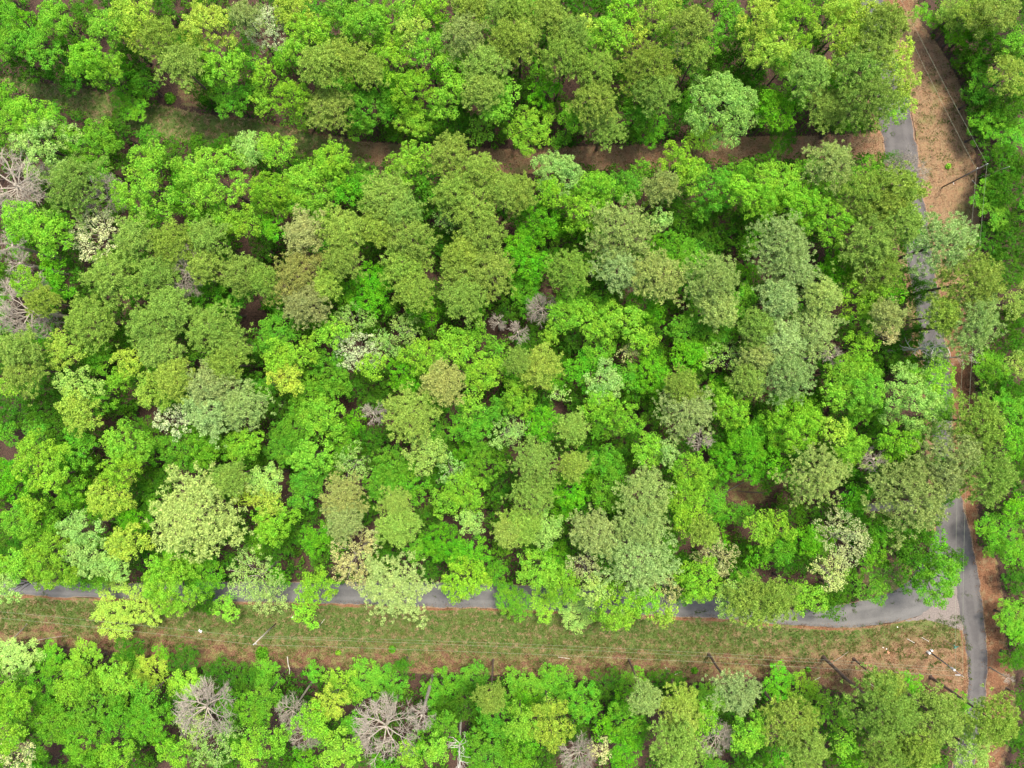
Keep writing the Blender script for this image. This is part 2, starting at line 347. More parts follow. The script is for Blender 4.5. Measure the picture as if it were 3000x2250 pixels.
# ------------------------------------------------------------------ leaves, crowns, trunks
def unit(v): return v / np.maximum(1e-6, np.linalg.norm(v, axis=-1, keepdims=True))
def leaves(rg, P, Nn, size, asp=1.0, spread=.7):
    n = len(P); nn = unit(Nn + rg.normal(0, spread, (n, 3)))
    a = unit(np.cross(nn, rg.normal(0, 1, (n, 3)))); b = np.cross(nn, a)
    s = size * rg.uniform(.65, 1.3, (n, 1)); a = a * s * asp; b = b * s
    up = nn * s * .25
    V = np.stack([P - b + up * 0, P + a * .62, P + b - up, P - a * .62], 1).reshape(-1, 3)
    return V, np.arange(n * 4, dtype=np.int32).reshape(-1, 4)
def sphere_pts(rg, n, zmin=-.25):
    v = unit(rg.normal(0, 1, (n * 3, 3))); v = v[v[:, 2] > zmin][:n]; return v
def masses(rg, Rr, depth, mr):
    pts = []; tries = 0; want = int(3.1 * (Rr / mr) ** 2 * .55) + 3
    k = rg.uniform(0, 6.28); am = [(rg.uniform(.05, .16), rg.integers(2, 6), rg.uniform(0, 6.28)) for _ in range(3)]
    def lim(a): return 1 + sum(q[0] * math.sin(q[1] * a + q[2]) for q in am)
    while len(pts) < want and tries < 4000:
        tries += 1; a = rg.uniform(0, 6.283); r = math.sqrt(rg.uniform(0, 1)) * lim(a) * (Rr - mr * .75)
        x, y = r * math.cos(a), r * math.sin(a)
        if all((x - p[0]) ** 2 + (y - p[1]) ** 2 > (mr * 1.28) ** 2 for p in pts):
            z = depth * (1 - (r / Rr) ** 2 * .95) * rg.uniform(.72, 1.05) - depth * rg.choice([0, 0, .25])
            pts.append((x, y, z, mr * rg.uniform(.72, 1.2)))
    return pts
def crown_leafy(seed, Rr, h, mode='L'):
    rg = np.random.default_rng(seed); depth = Rr * .85
    mr = {'L': .85 + Rr * .06, 'D': .7 + Rr * .05, 'W': .75 + Rr * .05}[mode]
    ms = masses(rg, Rr, depth, mr); Ps = []; Ns = []
    tr = {'L': .34, 'D': .30, 'W': .26}[mode]; lp = {'L': 42, 'D': 32, 'W': 17}[mode]; ls = {'L': .09, 'D': .095, 'W': .08}[mode]
    dens = {'L': 2.3, 'D': 2.1, 'W': 1.5}[mode]
    for (x, y, z, r) in ms:
        nt_ = int(dens * (r / tr) ** 2); d = sphere_pts(rg, nt_, -.1); nt_ = len(d)
        c = np.array([x, y, z]) + d * np.array([r, r, r * .75]) * rg.uniform(.7, 1.18, (nt_, 1))
        rr = tr * rg.uniform(.7, 1.25, nt_)
        for i in range(nt_):
            q = sphere_pts(rg, lp, -.35)
            Ps.append(c[i] + q * rr[i] * rg.uniform(.7, 1.05, (len(q), 1))); Ns.append(q + np.array([0, 0, .4]) + d[i] * .5)
        if mode != 'W':       # inner leaves
            q = sphere_pts(rg, int(40 * r * r), -.9); Ps.append(np.array([x, y, z - .25 * r]) + q * r * .6); Ns.append(q)
    # loose lower leaves of the inner crown
    if mode != 'W':
        k = int(16 * Rr * Rr * .5); a = rg.uniform(0, 6.283, k); r = np.sqrt(rg.uniform(0, 1, k)) * Rr * .8
        Ps.append(np.stack([r * np.cos(a), r * np.sin(a), rg.uniform(-.5, .25, k) * depth], -1)); Ns.append(np.tile([0, 0, 1.], (k, 1)))
    P = np.concatenate(Ps); Nn = unit(np.concatenate(Ns)); P[:, 2] += h - depth
    V, F = leaves(rg, P, Nn, ls, 1.0 if mode != 'D' else .75)
    return V, F, [(x, y, z + h - depth, r) for x, y, z, r in ms]
def crown_pine(seed, Rr, h):
    rg = np.random.default_rng(seed); depth = Rr * 1.0; ms = []
    am = [(rg.uniform(.04, .13), rg.integers(2, 7), rg.uniform(0, 6.28)) for _ in range(4)]
    nb = int(10 + Rr * 5); Ps = []
    for i in range(nb):
        a = i * 2.39996 + rg.uniform(-.3, .3); f = (i + .5) / nb; L = Rr * math.sqrt(f) * (1 + sum(q[0] * math.sin(q[1] * a + q[2]) for q in am))
        z0 = depth * (1 - f) * .9; x, y = L * math.cos(a), L * math.sin(a); zt = z0 + .15 * L - depth * .1
        ms.append((x * .8, y * .8, zt, .8))
        br = .55 + .12 * Rr
        n = int(13 + Rr * 2.2); u = rg.uniform(.6, 1.02, n); off = rg.normal(0, 1, (n, 3)) * np.array([br * .55, br * .55, .25])
        P = np.stack([x * u, y * u, zt * np.ones(n)], -1) + off; P[:, 2] += .35 - .5 * (off[:, 0] ** 2 + off[:, 1] ** 2)
        Ps.append(P)
    P = np.concatenate(Ps); n = len(P); nl = 32
    d = unit(rg.normal(0, 1, (n, nl, 3)) + np.array([0, 0, .75])); L = rg.uniform(.24, .44, (n, nl, 1))
    base = P[:, None, :] + d * .03; tip = P[:, None, :] + d * L
    s = unit(np.cross(d, rg.normal(0, 1, (n, nl, 3)))) * rg.uniform(.024, .042, (n, nl, 1))
    V = np.stack([base, (base + tip) / 2 + s, tip, (base + tip) / 2 - s], 2).reshape(-1, 3); V[:, 2] += h - depth
    return V, np.arange(len(V), dtype=np.int32).reshape(-1, 4), [(x, y, z + h - depth, r) for x, y, z, r in ms]
def curve(a, b, rg, sag=.0, n=4, wob=.06):
    a, b = Vector(a), Vector(b); L = (b - a).length; out = []
    for i in range(n + 1):
        f = i / n; p = a.lerp(b, f); p.z += sag * math.sin(math.pi * f)
        if 0 < i < n: p += Vector(rg.normal(0, wob * L * .5, 3))
        out.append(p)
    return out
def trunk_mesh(name, rg, h, Rr, targets, mat, r0, nl=8, pine=False):
    m = MB(); top = h * (.93 if pine else .72)
    pts = [(0, 0, -.1), (.05, .03, .8)] + [(rg.normal(0, .08) , rg.normal(0, .08), top * f) for f in (.35, .65, 1)]
    m.tube(pts, [r0 * 1.5, r0, r0 * .85, r0 * .65, r0 * .3], 7)
    ts = sorted(targets, key=lambda q: -q[2])[:nl * 3]
    for i, q in enumerate(ts[:nl if not pine else nl * 2]):
        zb = top * (rg.uniform(.62, .98)) if not pine else max(top * .7, q[2] - .35)
        m.tube(curve((0, 0, zb), (q[0] * .92, q[1] * .92, q[2] - .1), rg, .1, 3), [r0 * .35, r0 * .26, r0 * .16, r0 * .07], 4)
    for q in ts:
        if rg.uniform() < (.25 if pine else .55):
            a = Vector((q[0] * .5, q[1] * .5, q[2] - .9 * q[3])); b = Vector((q[0] * rg.uniform(.9, 1.25), q[1] * rg.uniform(.9, 1.25), q[2] + q[3] * rg.uniform(.5, 1.25)))
            m.tube(curve(a, b, rg, .1, 3, .08), [.05, .04, .03, .015], 3, False)
    return m.me(name, mat)
def branching(m, rg, p, d, L, r, lvl, twigs, spread=.5):
    n = 3; pts = [Vector(p)]; dd = Vector(d).normalized()
    for i in range(n):
        dd = (dd + Vector(rg.normal(0, .13, 3))).normalized(); pts.append(pts[-1] + dd * L / n)
    m.tube(pts, [r, r * .85, r * .7, r * .5], 5 if lvl > 2 else 3, cap=lvl > 2)
    if lvl == 0: return
    for k in range(twigs[len(twigs) - lvl]):
        f = rg.uniform(.35, 1.0); q = pts[min(n - 1, int(f * n))].lerp(pts[min(n, int(f * n) + 1)], f * n % 1)
        nd = (dd + Vector(rg.normal(0, spread, 3))).normalized(); nd.z = nd.z * .8 + .08
        branching(m, rg, q, nd, L * rg.uniform(.45, .72), max(.013, r * .5), lvl - 1, twigs, spread)
def bare_mesh(seed, h, Rr, wood='greywood'):
    rg = np.random.default_rng(seed); m = MB(); top = h - Rr * .9
    m.tube([(0, 0, -.1), (0.03, 0, top * .5), (0, .05, top)], [.24, .19, .14], 7)
    nb = 12 if Rr > 2.5 else 8
    for i in range(nb):
        a = i * 2.4 + rg.uniform(-.3, .3); up = rg.uniform(.25, 1.1)
        branching(m, rg, (0, 0, top - rg.uniform(0, Rr * .5)), (math.cos(a), math.sin(a), up), Rr * .7, .075 if Rr > 2.5 else .05, 3, (5, 6, 6) if Rr > 2.5 else (4, 5, 4), .62)
    bm = MB(); bm.v, bm.f = m.v, m.f
    return bm.me('bare_branches', M[wood])
def snag_mesh(seed, h, wood):
    rg = np.random.default_rng(seed); m = MB()
    pts = [Vector((0, 0, -.1)), Vector((.1, .05, h * .35)), Vector((-.05, .1, h * .7)), Vector((.05, 0, h))]
    m.tube(pts, [.2, .15, .10, .035], 7)
    for i in range(26):
        f = rg.uniform(.42, 1.0); p = Vector((0, 0.06, h * f)); a = rg.uniform(0, 6.28)
        branching(m, rg, p, (math.cos(a), math.sin(a), .35), rg.uniform(.7, 1.9) * (1.25 - f * .5), .045, 1, (3,), .5)
    return m.me('dead_wood', M[wood])

PROTO = {}
def proto(kind, Rw):
    sizes = {'L': (1.6, 2.3, 3.0, 3.9, 5.2), 'D': (1.6, 2.3, 3.1), 'W': (1.8, 2.7, 3.8), 'P': (2.0, 2.8, 3.7, 5.0), 'B': (1.8, 3.2)}[kind]
    nv = {'L': 6, 'D': 3, 'W': 3, 'P': 4, 'B': 3}[kind]
    R0 = min(sizes, key=lambda q: abs(math.log(q / Rw))); v = random.randrange(nv); key = (kind, R0, v)
    if key not in PROTO:
        seed = int(R0 * 100) + v * 1000 + ord(kind); rg = np.random.default_rng(seed)
        h = {'L': 13, 'D': 8, 'W': 12, 'P': 18, 'B': 14}[kind]
        if kind == 'P': V, F, ms = crown_pine(seed, R0, h)
        elif kind == 'B': ms = None
        else: V, F, ms = crown_leafy(seed, R0, h, kind)
        if kind == 'B': PROTO[key] = (bare_mesh(seed, h, R0), None, h, R0)
        else:
            cm = mesh_np('crown', V, F, M['needle' if kind == 'P' else 'leaf'])
            r0 = (.10 + R0 * .03) * (1.1 if kind == 'P' else 1)
            tm = trunk_mesh('trunk', rg, h, R0, ms, M['pinebark' if kind == 'P' else 'greywood' if kind == 'W' else 'bark'], r0, 9, kind == 'P')
            PROTO[key] = (cm, tm, h, R0)
    return PROTO[key]

COL = {'y': (.38, .55, .07), 'l': (.25, .515, .042), 'v': (.36, .57, .14), 'g': (.145, .39, .028), 'e': (.14, .43, .02), 'd': (.07, .21, .015),
       'o': (.275, .42, .07), 'p': (.35, .48, .15), 't': (.35, .42, .13), 'w': (.66, .72, .38), 'c': (.56, .60, .24), 'b': (.4, .35, .33)}
CW = {'y': 'yellow-lime', 'l': 'lime', 'v': 'pale lime', 'g': 'mid-green', 'e': 'emerald', 'd': 'dark green', 'o': 'olive', 'p': 'grey-green', 't': 'tan', 'w': 'whitish', 'c': 'cream', 'b': 'grey'}
#TILES#
TILE_DATA = [
 (0, 0, """Lg 60 250 110;Lg 30 90 100;Ll 350 110 110;Lg 260 300 130;Ll 540 370 110;Ll 700 160 120;Ly 860 80 130;Ly 880 240 85;Po 1020 220 140;Po 1150 400 130;Ly 1340 150 170;Ll 1420 430 130;Pt 1580 90 100;Ll 660 450 110;Ld 430 480 150;Lg 860 680 115;Ld 930 530 95;Lg 50 560 95;Ll 190 680 150;Ll 50 780 120;
  Lv 240 930 190;Lg 590 880 170;B 60 1180 210;Po 440 1180 190;B 650 1260 130;Ll 960 1200 245;Ll 1410 1170 225;Lv 1630 950 110;Ww 620 1520 175;Ll 320 1500 130;Ll 120 1430 130;B 50 1580 90;Po 850 1530 125;Po 1100 1580 150;Po 1330 1530 120;Ll 1570 1430 100;Lg 660 1090 100;Lg 1510 640 115;Ld 1300 540 100;Ld 170 480 120;Ld 560 80 80;Ld 1240 300 90;Lg 1600 350 90"""),
 (750, 0, """Ww 60 170 140;Ly 240 70 110;Ll 340 210 130;Ll 240 330 95;Ll 520 50 85;Ll 680 120 130;Ll 850 120 140;Ll 1000 70 100;Ly 1000 200 100;Ll 1150 40 100;Ll 1110 320 115;Lg 1180 180 85;Ld 550 130 100;Ll 870 380 135;Ll 1010 560 145;Ll 1010 770 110;Pt 1350 210 150;Po 1380 40 110;Po 1590 40 110;Po 1630 240 120;Lg 1560 220 80;
  Po 560 370 130;Po 400 410 130;Po 450 680 150;Po 730 450 90;Ll 50 490 85;Ll 40 640 80;Ll 210 610 110;Ll 300 730 90;Lg 180 400 90;Lg 710 700 140;Lg 670 860 90;Lg 870 740 75;Ld 890 910 60;Ll 1270 430 105;Ll 1320 560 100;Ll 1220 670 100;Po 1480 400 130;Po 1470 570 125;Ll 1530 670 125;Ll 1450 840 90;Ll 1620 600 75;Ld 1610 800 90;Ld 1340 830 100;Ld 1110 890 110;
  Ll 130 970 120;Ll 90 1230 140;Ll 300 1180 120;Ll 480 1050 125;Ll 360 1300 130;Lg 560 1130 120;Le 570 1250 100;Ld 670 1080 90;Le 90 1490 100;Ll 970 1070 125;Ll 1100 1010 70;Po 830 1290 175;Po 1260 990 145;Po 1280 1180 135;Po 1450 1090 115;Po 1600 1180 110;Lg 1110 1190 90;Po 1420 1350 160;Po 1480 1530 155;Po 1330 1640 110;
  Pt 310 1500 130;Po 550 1480 130;Po 790 1460 120;Po 1000 1530 150;Ld 750 1600 100;Po 950 1370 95;Ld 1100 1290 100;Wv 1210 1430 75"""),
 (1500, 0, """Po 40 40 85;Po 60 230 125;Po 240 90 130;Po 390 210 115;Po 330 340 140;Ld 500 60 120;Ll 710 60 85;Ly 950 100 150;Ll 630 210 130;Ly 500 160 75;Ly 800 250 90;Po 1180 160 130;Po 1200 340 80;Wc 1080 310 65;Lg 1420 150 120;Ly 1600 110 125;Ly 1580 300 110;Lg 1300 300 65;Lg 1380 20 80;Ld 1400 450 140;
  Po 910 420 190;Po 950 570 140;Lg 850 640 120;Lg 780 740 90;Po 550 450 140;Po 530 640 140;Po 600 820 130;Le 220 590 110;Ll 130 830 145;Lg 180 470 90;Lg 370 780 100;Lg 320 900 65;Lg 890 860 110;Lg 760 900 65;Ld 1060 760 100;Lv 1375 730 215;Ll 1220 900 105;Ll 1090 1050 125;Ll 1150 1140 85;
  Lv 310 1130 150;Ll 270 1260 110;Ll 540 1170 110;Ll 480 1370 145;Lg 600 1230 95;Le 180 1410 140;Le 80 1580 115;Po 50 1230 110;Lg 740 1140 105;Lg 750 1270 90;Pt 980 1210 110;Pp 720 1490 220;Lv 960 1440 90;Ld 1110 1430 100;Lg 1050 1600 95;Ld 380 1560 120;Lg 1310 1200 150;Ll 1500 1250 105;Lg 1500 1080 105;Ll 1620 1290 110;Ld 1380 1470 150;Ld 1250 1570 100"""),
 (2250, 0, """Ly 70 280 160;Ll 200 110 150;Ly 480 170 165;Ly 460 40 110;Ly 540 270 110;Ly 620 70 100;Ly 400 430 75;Po 790 130 115 19;Ly 860 330 90;Ly 880 500 100;Ly 860 650 90;Ll 780 740 90;Po 690 610 170 19;Po 620 430 150 18;Po 720 290 110 18;Po 270 470 130;Lg 100 430 100;Le 50 710 125;Lg 190 620 110;Po 390 690 125;Ld 590 810 90;Ld 430 860 90;Ld 100 910 85;
  Pp 420 1050 160;Lg 650 1100 100;Po 880 1210 150 19;Po 650 1260 150;Po 800 1310 120;Lg 620 1400 85;B 920 1100 130 16;Ll 80 1160 150;Ll 210 1290 150;Ll 410 1430 150;Pp 110 1560 190;Po 690 1570 180;Po 900 1430 110 19;Lg 930 1550 95;Pp 1180 1560 195 20;
  Lg 1000 70 50;Lg 1040 140 50;Lo 1200 100 110;Lo 1340 60 120;Lo 1490 70 140;Le 1250 210 105;Ld 1430 310 130;Lg 1600 260 100;Ld 1300 400 95;Lo 1580 480 120;Lg 1400 560 120;Ld 1330 650 90;Ld 1560 680 120;Lg 1450 790 130;Ld 1370 870 85;Lg 1590 900 120;Ld 1540 1050 110;Lg 1440 1240 110;Ld 1590 1230 120;Lg 1500 1400 125;Ld 1450 1560 115;Ld 1610 1560 115"""),
 (0, 750, """B 110 40 95;B 30 180 55;Le 340 50 85;Le 370 170 90;Ll 170 170 95;Po 720 130 180;Po 1010 110 130;B 1160 90 150 17;Po 1300 60 100;Po 1560 120 140;Lg 1340 250 110;Lg 1560 260 80;B 140 350 190;Po 250 290 100;Po 560 410 165;Ld 740 400 100;Ly 400 600 130;Po 100 600 120;Po 130 740 150;Ll 60 860 75;Lg 640 660 110;Ly 830 680 95;Ly 970 880 115;Ll 770 800 80;
  Po 950 450 155;Po 1100 320 130;Po 1020 600 130;Po 1350 460 165;Po 1490 560 115;Lv 500 850 135;Ly 500 1000 130;Lg 650 920 105;Po 1120 790 120;Pp 1330 840 150;Pp 1350 990 170;Pp 1560 970 150;Po 1450 700 125;Ww 1120 1080 110;Ld 90 1000 140;Ld 260 990 120;Ll 220 1340 165;Ll 340 1430 105;Lg 500 1260 125;Ll 790 1230 150;Ll 770 1390 125;
  Le 100 1480 150;Lg 1160 1260 145;Lg 1370 1220 130;Ll 1580 1220 110;Ld 940 1140 100;Ly 700 1560 145;Lg 450 1540 100;Ld 980 1450 100;Po 1480 1440 95;Ll 200 1640 90;Ly 1600 1530 110;Ld 1180 950 90"""),
 (750, 750, """Pt 250 130 185;Pt 310 310 145;Po 30 150 100;Po 450 190 90;Po 560 30 110;Le 730 230 155;Lg 560 240 80;Po 960 60 155;Po 1020 220 125;Po 1330 90 145;Po 1520 100 145;Po 1350 280 130;Le 1050 320 95;Le 1130 390 75;Wv 610 430 130;Ll 470 500 105;Ww 640 610 145;Wv 840 580 100;Ll 750 720 90;Wv 970 470 95;
  Lg 130 500 130;Ll 140 640 100;Ll 280 650 110;Lg 450 700 110;Ly 180 790 95;Lg 490 850 125;Lg 360 910 130;Ll 420 1050 135;Lg 270 1120 125;Ll 370 1290 130;Lg 190 1230 120;Lg 330 1420 115;Ld 170 950 120;Ld 750 800 115;B 755 1020 85;Le 940 760 110;Ll 1060 650 120;Ll 1270 600 135;Pt 1210 820 130;Ll 1480 760 120;Lg 1540 600 90;Lg 1420 500 90;
  Po 990 1020 170;B 1570 430 60;Lg 1400 1080 130;Ll 1400 960 90;Lg 1580 1000 100;Wv 1620 1150 110;Lv 1090 1270 130;Wv 620 1350 110;Lg 880 1350 135;Lg 1000 1470 125;Lg 820 1480 115;Lg 560 1230 105;Ld 760 1180 95;Wv 1250 1390 100;Lg 1480 1350 135;Ll 1350 1530 125;Ll 1230 1610 90;Lv 60 1450 110;Ly 90 1610 105;Lg 300 1560 100;Pt 560 1570 150;Po 900 1610 100;Ld 1610 1450 115;Ld 60 1290 90"""),
 (1500, 750, """Le 80 60 130;Po 380 90 140;B 200 330 100;B 40 490 80;Ll 360 370 120;Lg 90 250 105;Ll 250 530 80;Pp 700 90 150;Pt 950 120 165;Lg 560 330 120;Ll 590 430 125;Ll 750 420 105;Le 860 330 110;Ld 600 190 110;Ld 1150 170 120;Pp 1320 160 200;Pp 1340 340 125;Lg 1500 310 95;Lg 1130 60 80;Ll 860 530 100;Wc 770 610 80;Lg 1130 480 120;Lg 1330 490 115;
  Wv 1370 650 125;Le 1130 660 130;Le 900 770 135;Ld 940 940 80;Po 200 720 130;Po 30 680 80;Wv 290 890 80;Le 470 740 120;Lv 600 820 125;Lg 560 600 100;Ll 580 970 100;Lg 720 780 95;Pp 1150 1010 190;Po 1110 850 115;B 1230 1190 85;Ll 1420 950 140;Po 1540 800 110;Pp 1610 640 140;Po 1610 450 110;Ll 50 920 110;Le 210 1100 120;Wv 30 1130 80;
  Po 390 1110 90;Po 410 1360 90;Ll 740 1060 110;Lg 600 1100 110;Ld 740 1230 90;Ll 890 1250 115;Lv 1010 1280 85;Po 140 1330 140;Po 150 1540 150;Lg 600 1350 120;Lg 640 1520 135;Le 370 1540 110;Pp 870 1540 160;Ll 1170 1420 130;Ll 1120 1570 115;Lg 1310 1580 85;Le 1500 1300 180;Lg 1560 1180 100;Ld 1350 1140 95;Ld 1600 1040 100"""),
 (2250, 750, """Pp 180 100 190;Pp 360 260 120;Pp 80 270 120;Le 460 110 120;Ll 620 260 150;Ll 640 410 75;Le 800 240 75;Po 750 90 180;Ld 950 210 120;Pt 780 380 95;Wc 900 390 65;Wc 780 480 90;Po 1380 150 190 21;Pp 1370 430 190 21;Po 1150 380 110 19;Pp 300 480 185;Pp 90 530 130;Pp 150 770 190;B 430 650 85;Ll 600 600 115;Ld 920 510 100;
  Ll 500 780 120;Ll 640 870 145;Ll 420 900 90;Lg 600 1000 105;Ll 1090 810 135;Lv 930 930 215;Ll 1110 960 110;Ll 200 1080 185;Lg 60 1130 120;Ll 540 1230 110;Le 40 1360 90;Ly 440 1130 90;Pp 350 1430 185;Ll 860 1210 120;B 700 1320 95;Ld 700 1450 130;Le 560 1560 100;Pt 960 1570 235 20;Po 1400 1080 160 20;Pp 1270 1290 175 20;Po 1480 1440 185 21;Pt 1180 1430 95 19;B 1250 1460 80 16;
  Ld 1560 100 120;Lo 1590 300 100;Lg 1450 730 125;Lg 1580 960 125;Lg 1610 1200 95;Ld 1620 1360 85;Le 1600 1600 90;Ld 1550 430 105;Lo 1620 700 90;Ld 1470 860 95"""),
 (0, 1500, """Pp 1260 20 290;Ll 120 50 110;Lg 260 100 115;Ll 300 320 185;Ll 130 340 105;Ld 40 200 95;Lv 520 120 120;Lv 540 290 130;Le 870 80 105;Lv 720 340 125;Ly 810 210 115;Ly 810 610 190;Ll 1070 500 190;Ll 1050 350 100;Lg 1320 420 120;Ld 1330 580 80;Wv 1640 440 180;Ll 1460 610 90;Lv 50 510 100;Ll 20 320 65;
  Lv 110 950 140;Lg 340 950 110;Ll 560 1000 145;Ll 820 1000 110;Ll 740 1100 125;Lg 260 1150 125;Ll 470 1110 125;Ld 850 890 90;Ld 1190 950 95;Ly 980 1040 115;Ll 1210 1110 110;Ll 80 1230 125;Lg 380 1370 155;Lg 590 1290 145;Lg 780 1340 125;Lg 960 1380 135;Lg 560 1510 155;Ll 760 1590 110;Wc 110 1590 125;Ll 50 1460 90;B 1300 1300 180;Wv 1370 1520 155;Ll 1150 1560 105;
  Ld 1450 1050 115;Ld 1600 1090 90;Lg 1620 1290 110;Ll 1620 1570 100;Lg 960 1190 100;Le 1050 900 50;Wv 1250 1390 110"""),
 (750, 1500, """Ll 110 60 145;Pt 560 50 120;Po 920 90 130;Le 370 180 110;Ld 130 210 115;Wc 620 310 170;Wc 760 150 85;Wv 90 560 110;Ll 380 500 115;Ll 330 640 85;Pp 890 500 215 17;Le 1200 200 135;Le 1390 250 120;Ll 1360 430 155;Lg 1050 250 95;Lv 1400 50 100;Po 1630 130 95;Lg 1640 550 100;
  Lg 80 1050 110;Lg 370 1030 80;Lg 50 1210 105;B 210 1330 105;B 310 1480 100;Ll 560 1130 120;Ly 480 1250 105;Ll 350 1360 105;Lg 640 1350 100;Lg 700 1080 125;Lg 880 1090 110;Ld 960 1000 60;B 830 1420 200;B 1070 1340 95 16;Ll 540 1560 130;Ll 60 1500 125;Ll 1180 1540 105;Lg 1200 1400 105;Ll 1000 1590 80;Lg 1200 1130 125;Lg 1400 1080 105;Po 1520 1220 100 16;Ld 1350 1250 105;Lg 1580 1350 135;Lg 1500 1570 125"""),
 (1500, 1500, """Po 60 100 115;Lv 210 100 125;Ld 370 200 95;Pp 540 140 150;Pp 850 80 175;Pp 840 320 215 19;Ll 180 380 130;Ll 340 480 110;Ll 220 590 100;Wc 470 370 115;Lv 530 490 105;Lv 430 650 105;Ll 690 620 160;Ll 870 560 95;Wc 1000 500 105;Ly 990 650 90;Ll 1130 60 105;Po 1250 130 85;Wc 1340 300 130;Ll 1230 450 145;Ld 1150 330 85;Lv 1420 560 125;Po 1570 590 170 17;Ll 1600 100 95;Ld 1500 270 95;Le 1610 270 90;Lg 50 620 75;
  Lg 80 1130 115;Lg 270 1110 125;Lg 460 1230 125;Ly 230 1260 100;Ly 260 1420 140;Ll 60 1400 120;Ld 620 1130 105;Le 720 1220 95;Pp 870 1220 105 16;Lg 780 1080 85;Ld 1000 1110 105;Po 1110 1230 110;Po 1100 1370 150;Po 1080 1550 165;Ll 1270 1200 110;Pp 1470 1190 150 17;Ll 1540 1450 125;Ll 1270 1360 85;B 1350 1500 105;Lg 720 1360 115;Le 600 1410 95;Le 730 1530 105;B 440 1600 110;Wc 590 1560 80;Ld 1560 1600 105;Lg 60 1600 100"""),
 (2250, 1500, """Ll 50 80 105;Le 230 180 115;Wc 500 180 165;Wc 420 400 115;Lg 700 130 90;Ll 260 560 105;Lg 60 250 105;Ld 410 560 70;Po 60 580 130;Lg 560 400 60 4;Ld 960 330 170 11;Lg 1090 420 165 11;Lg 1500 130 145;Lg 1600 280 95;Ld 1610 440 80;Lg 1560 680 105;Le 1630 780 95;Ld 1610 950 90;B 1560 1080 38 5;Ld 1640 1200 70;
  Le 60 1110 105;Ll 230 1150 105;Ll 430 1290 125;Po 160 1380 170;Po 260 1560 145;Ll 480 1490 95;Po 790 1140 100;Po 800 1330 205 23;Po 1130 1360 185 18;Le 910 1110 90 6;Po 790 1570 145;Po 1010 1570 120;Lv 1350 1400 110;Lv 1330 1560 125;Po 1500 1380 145 18;Lg 1220 1240 95;Le 540 1590 95;Ld 1630 1460 80"""),
]
K = 750 / 1659.0
TREES = []
for ox, oy, s_ in TILE_DATA:
    for it in s_.replace('\n', '').split(';'):
        q = it.split()
        if not q: continue
        k = q[0][0]; c = q[0][1] if len(q[0]) > 1 else 'b'
        TREES.append(dict(k=k, c=c, x=ox + float(q[1]) * K, y=oy + float(q[2]) * K, r=float(q[3]) * K, h=float(q[4]) if len(q) > 4 else None))
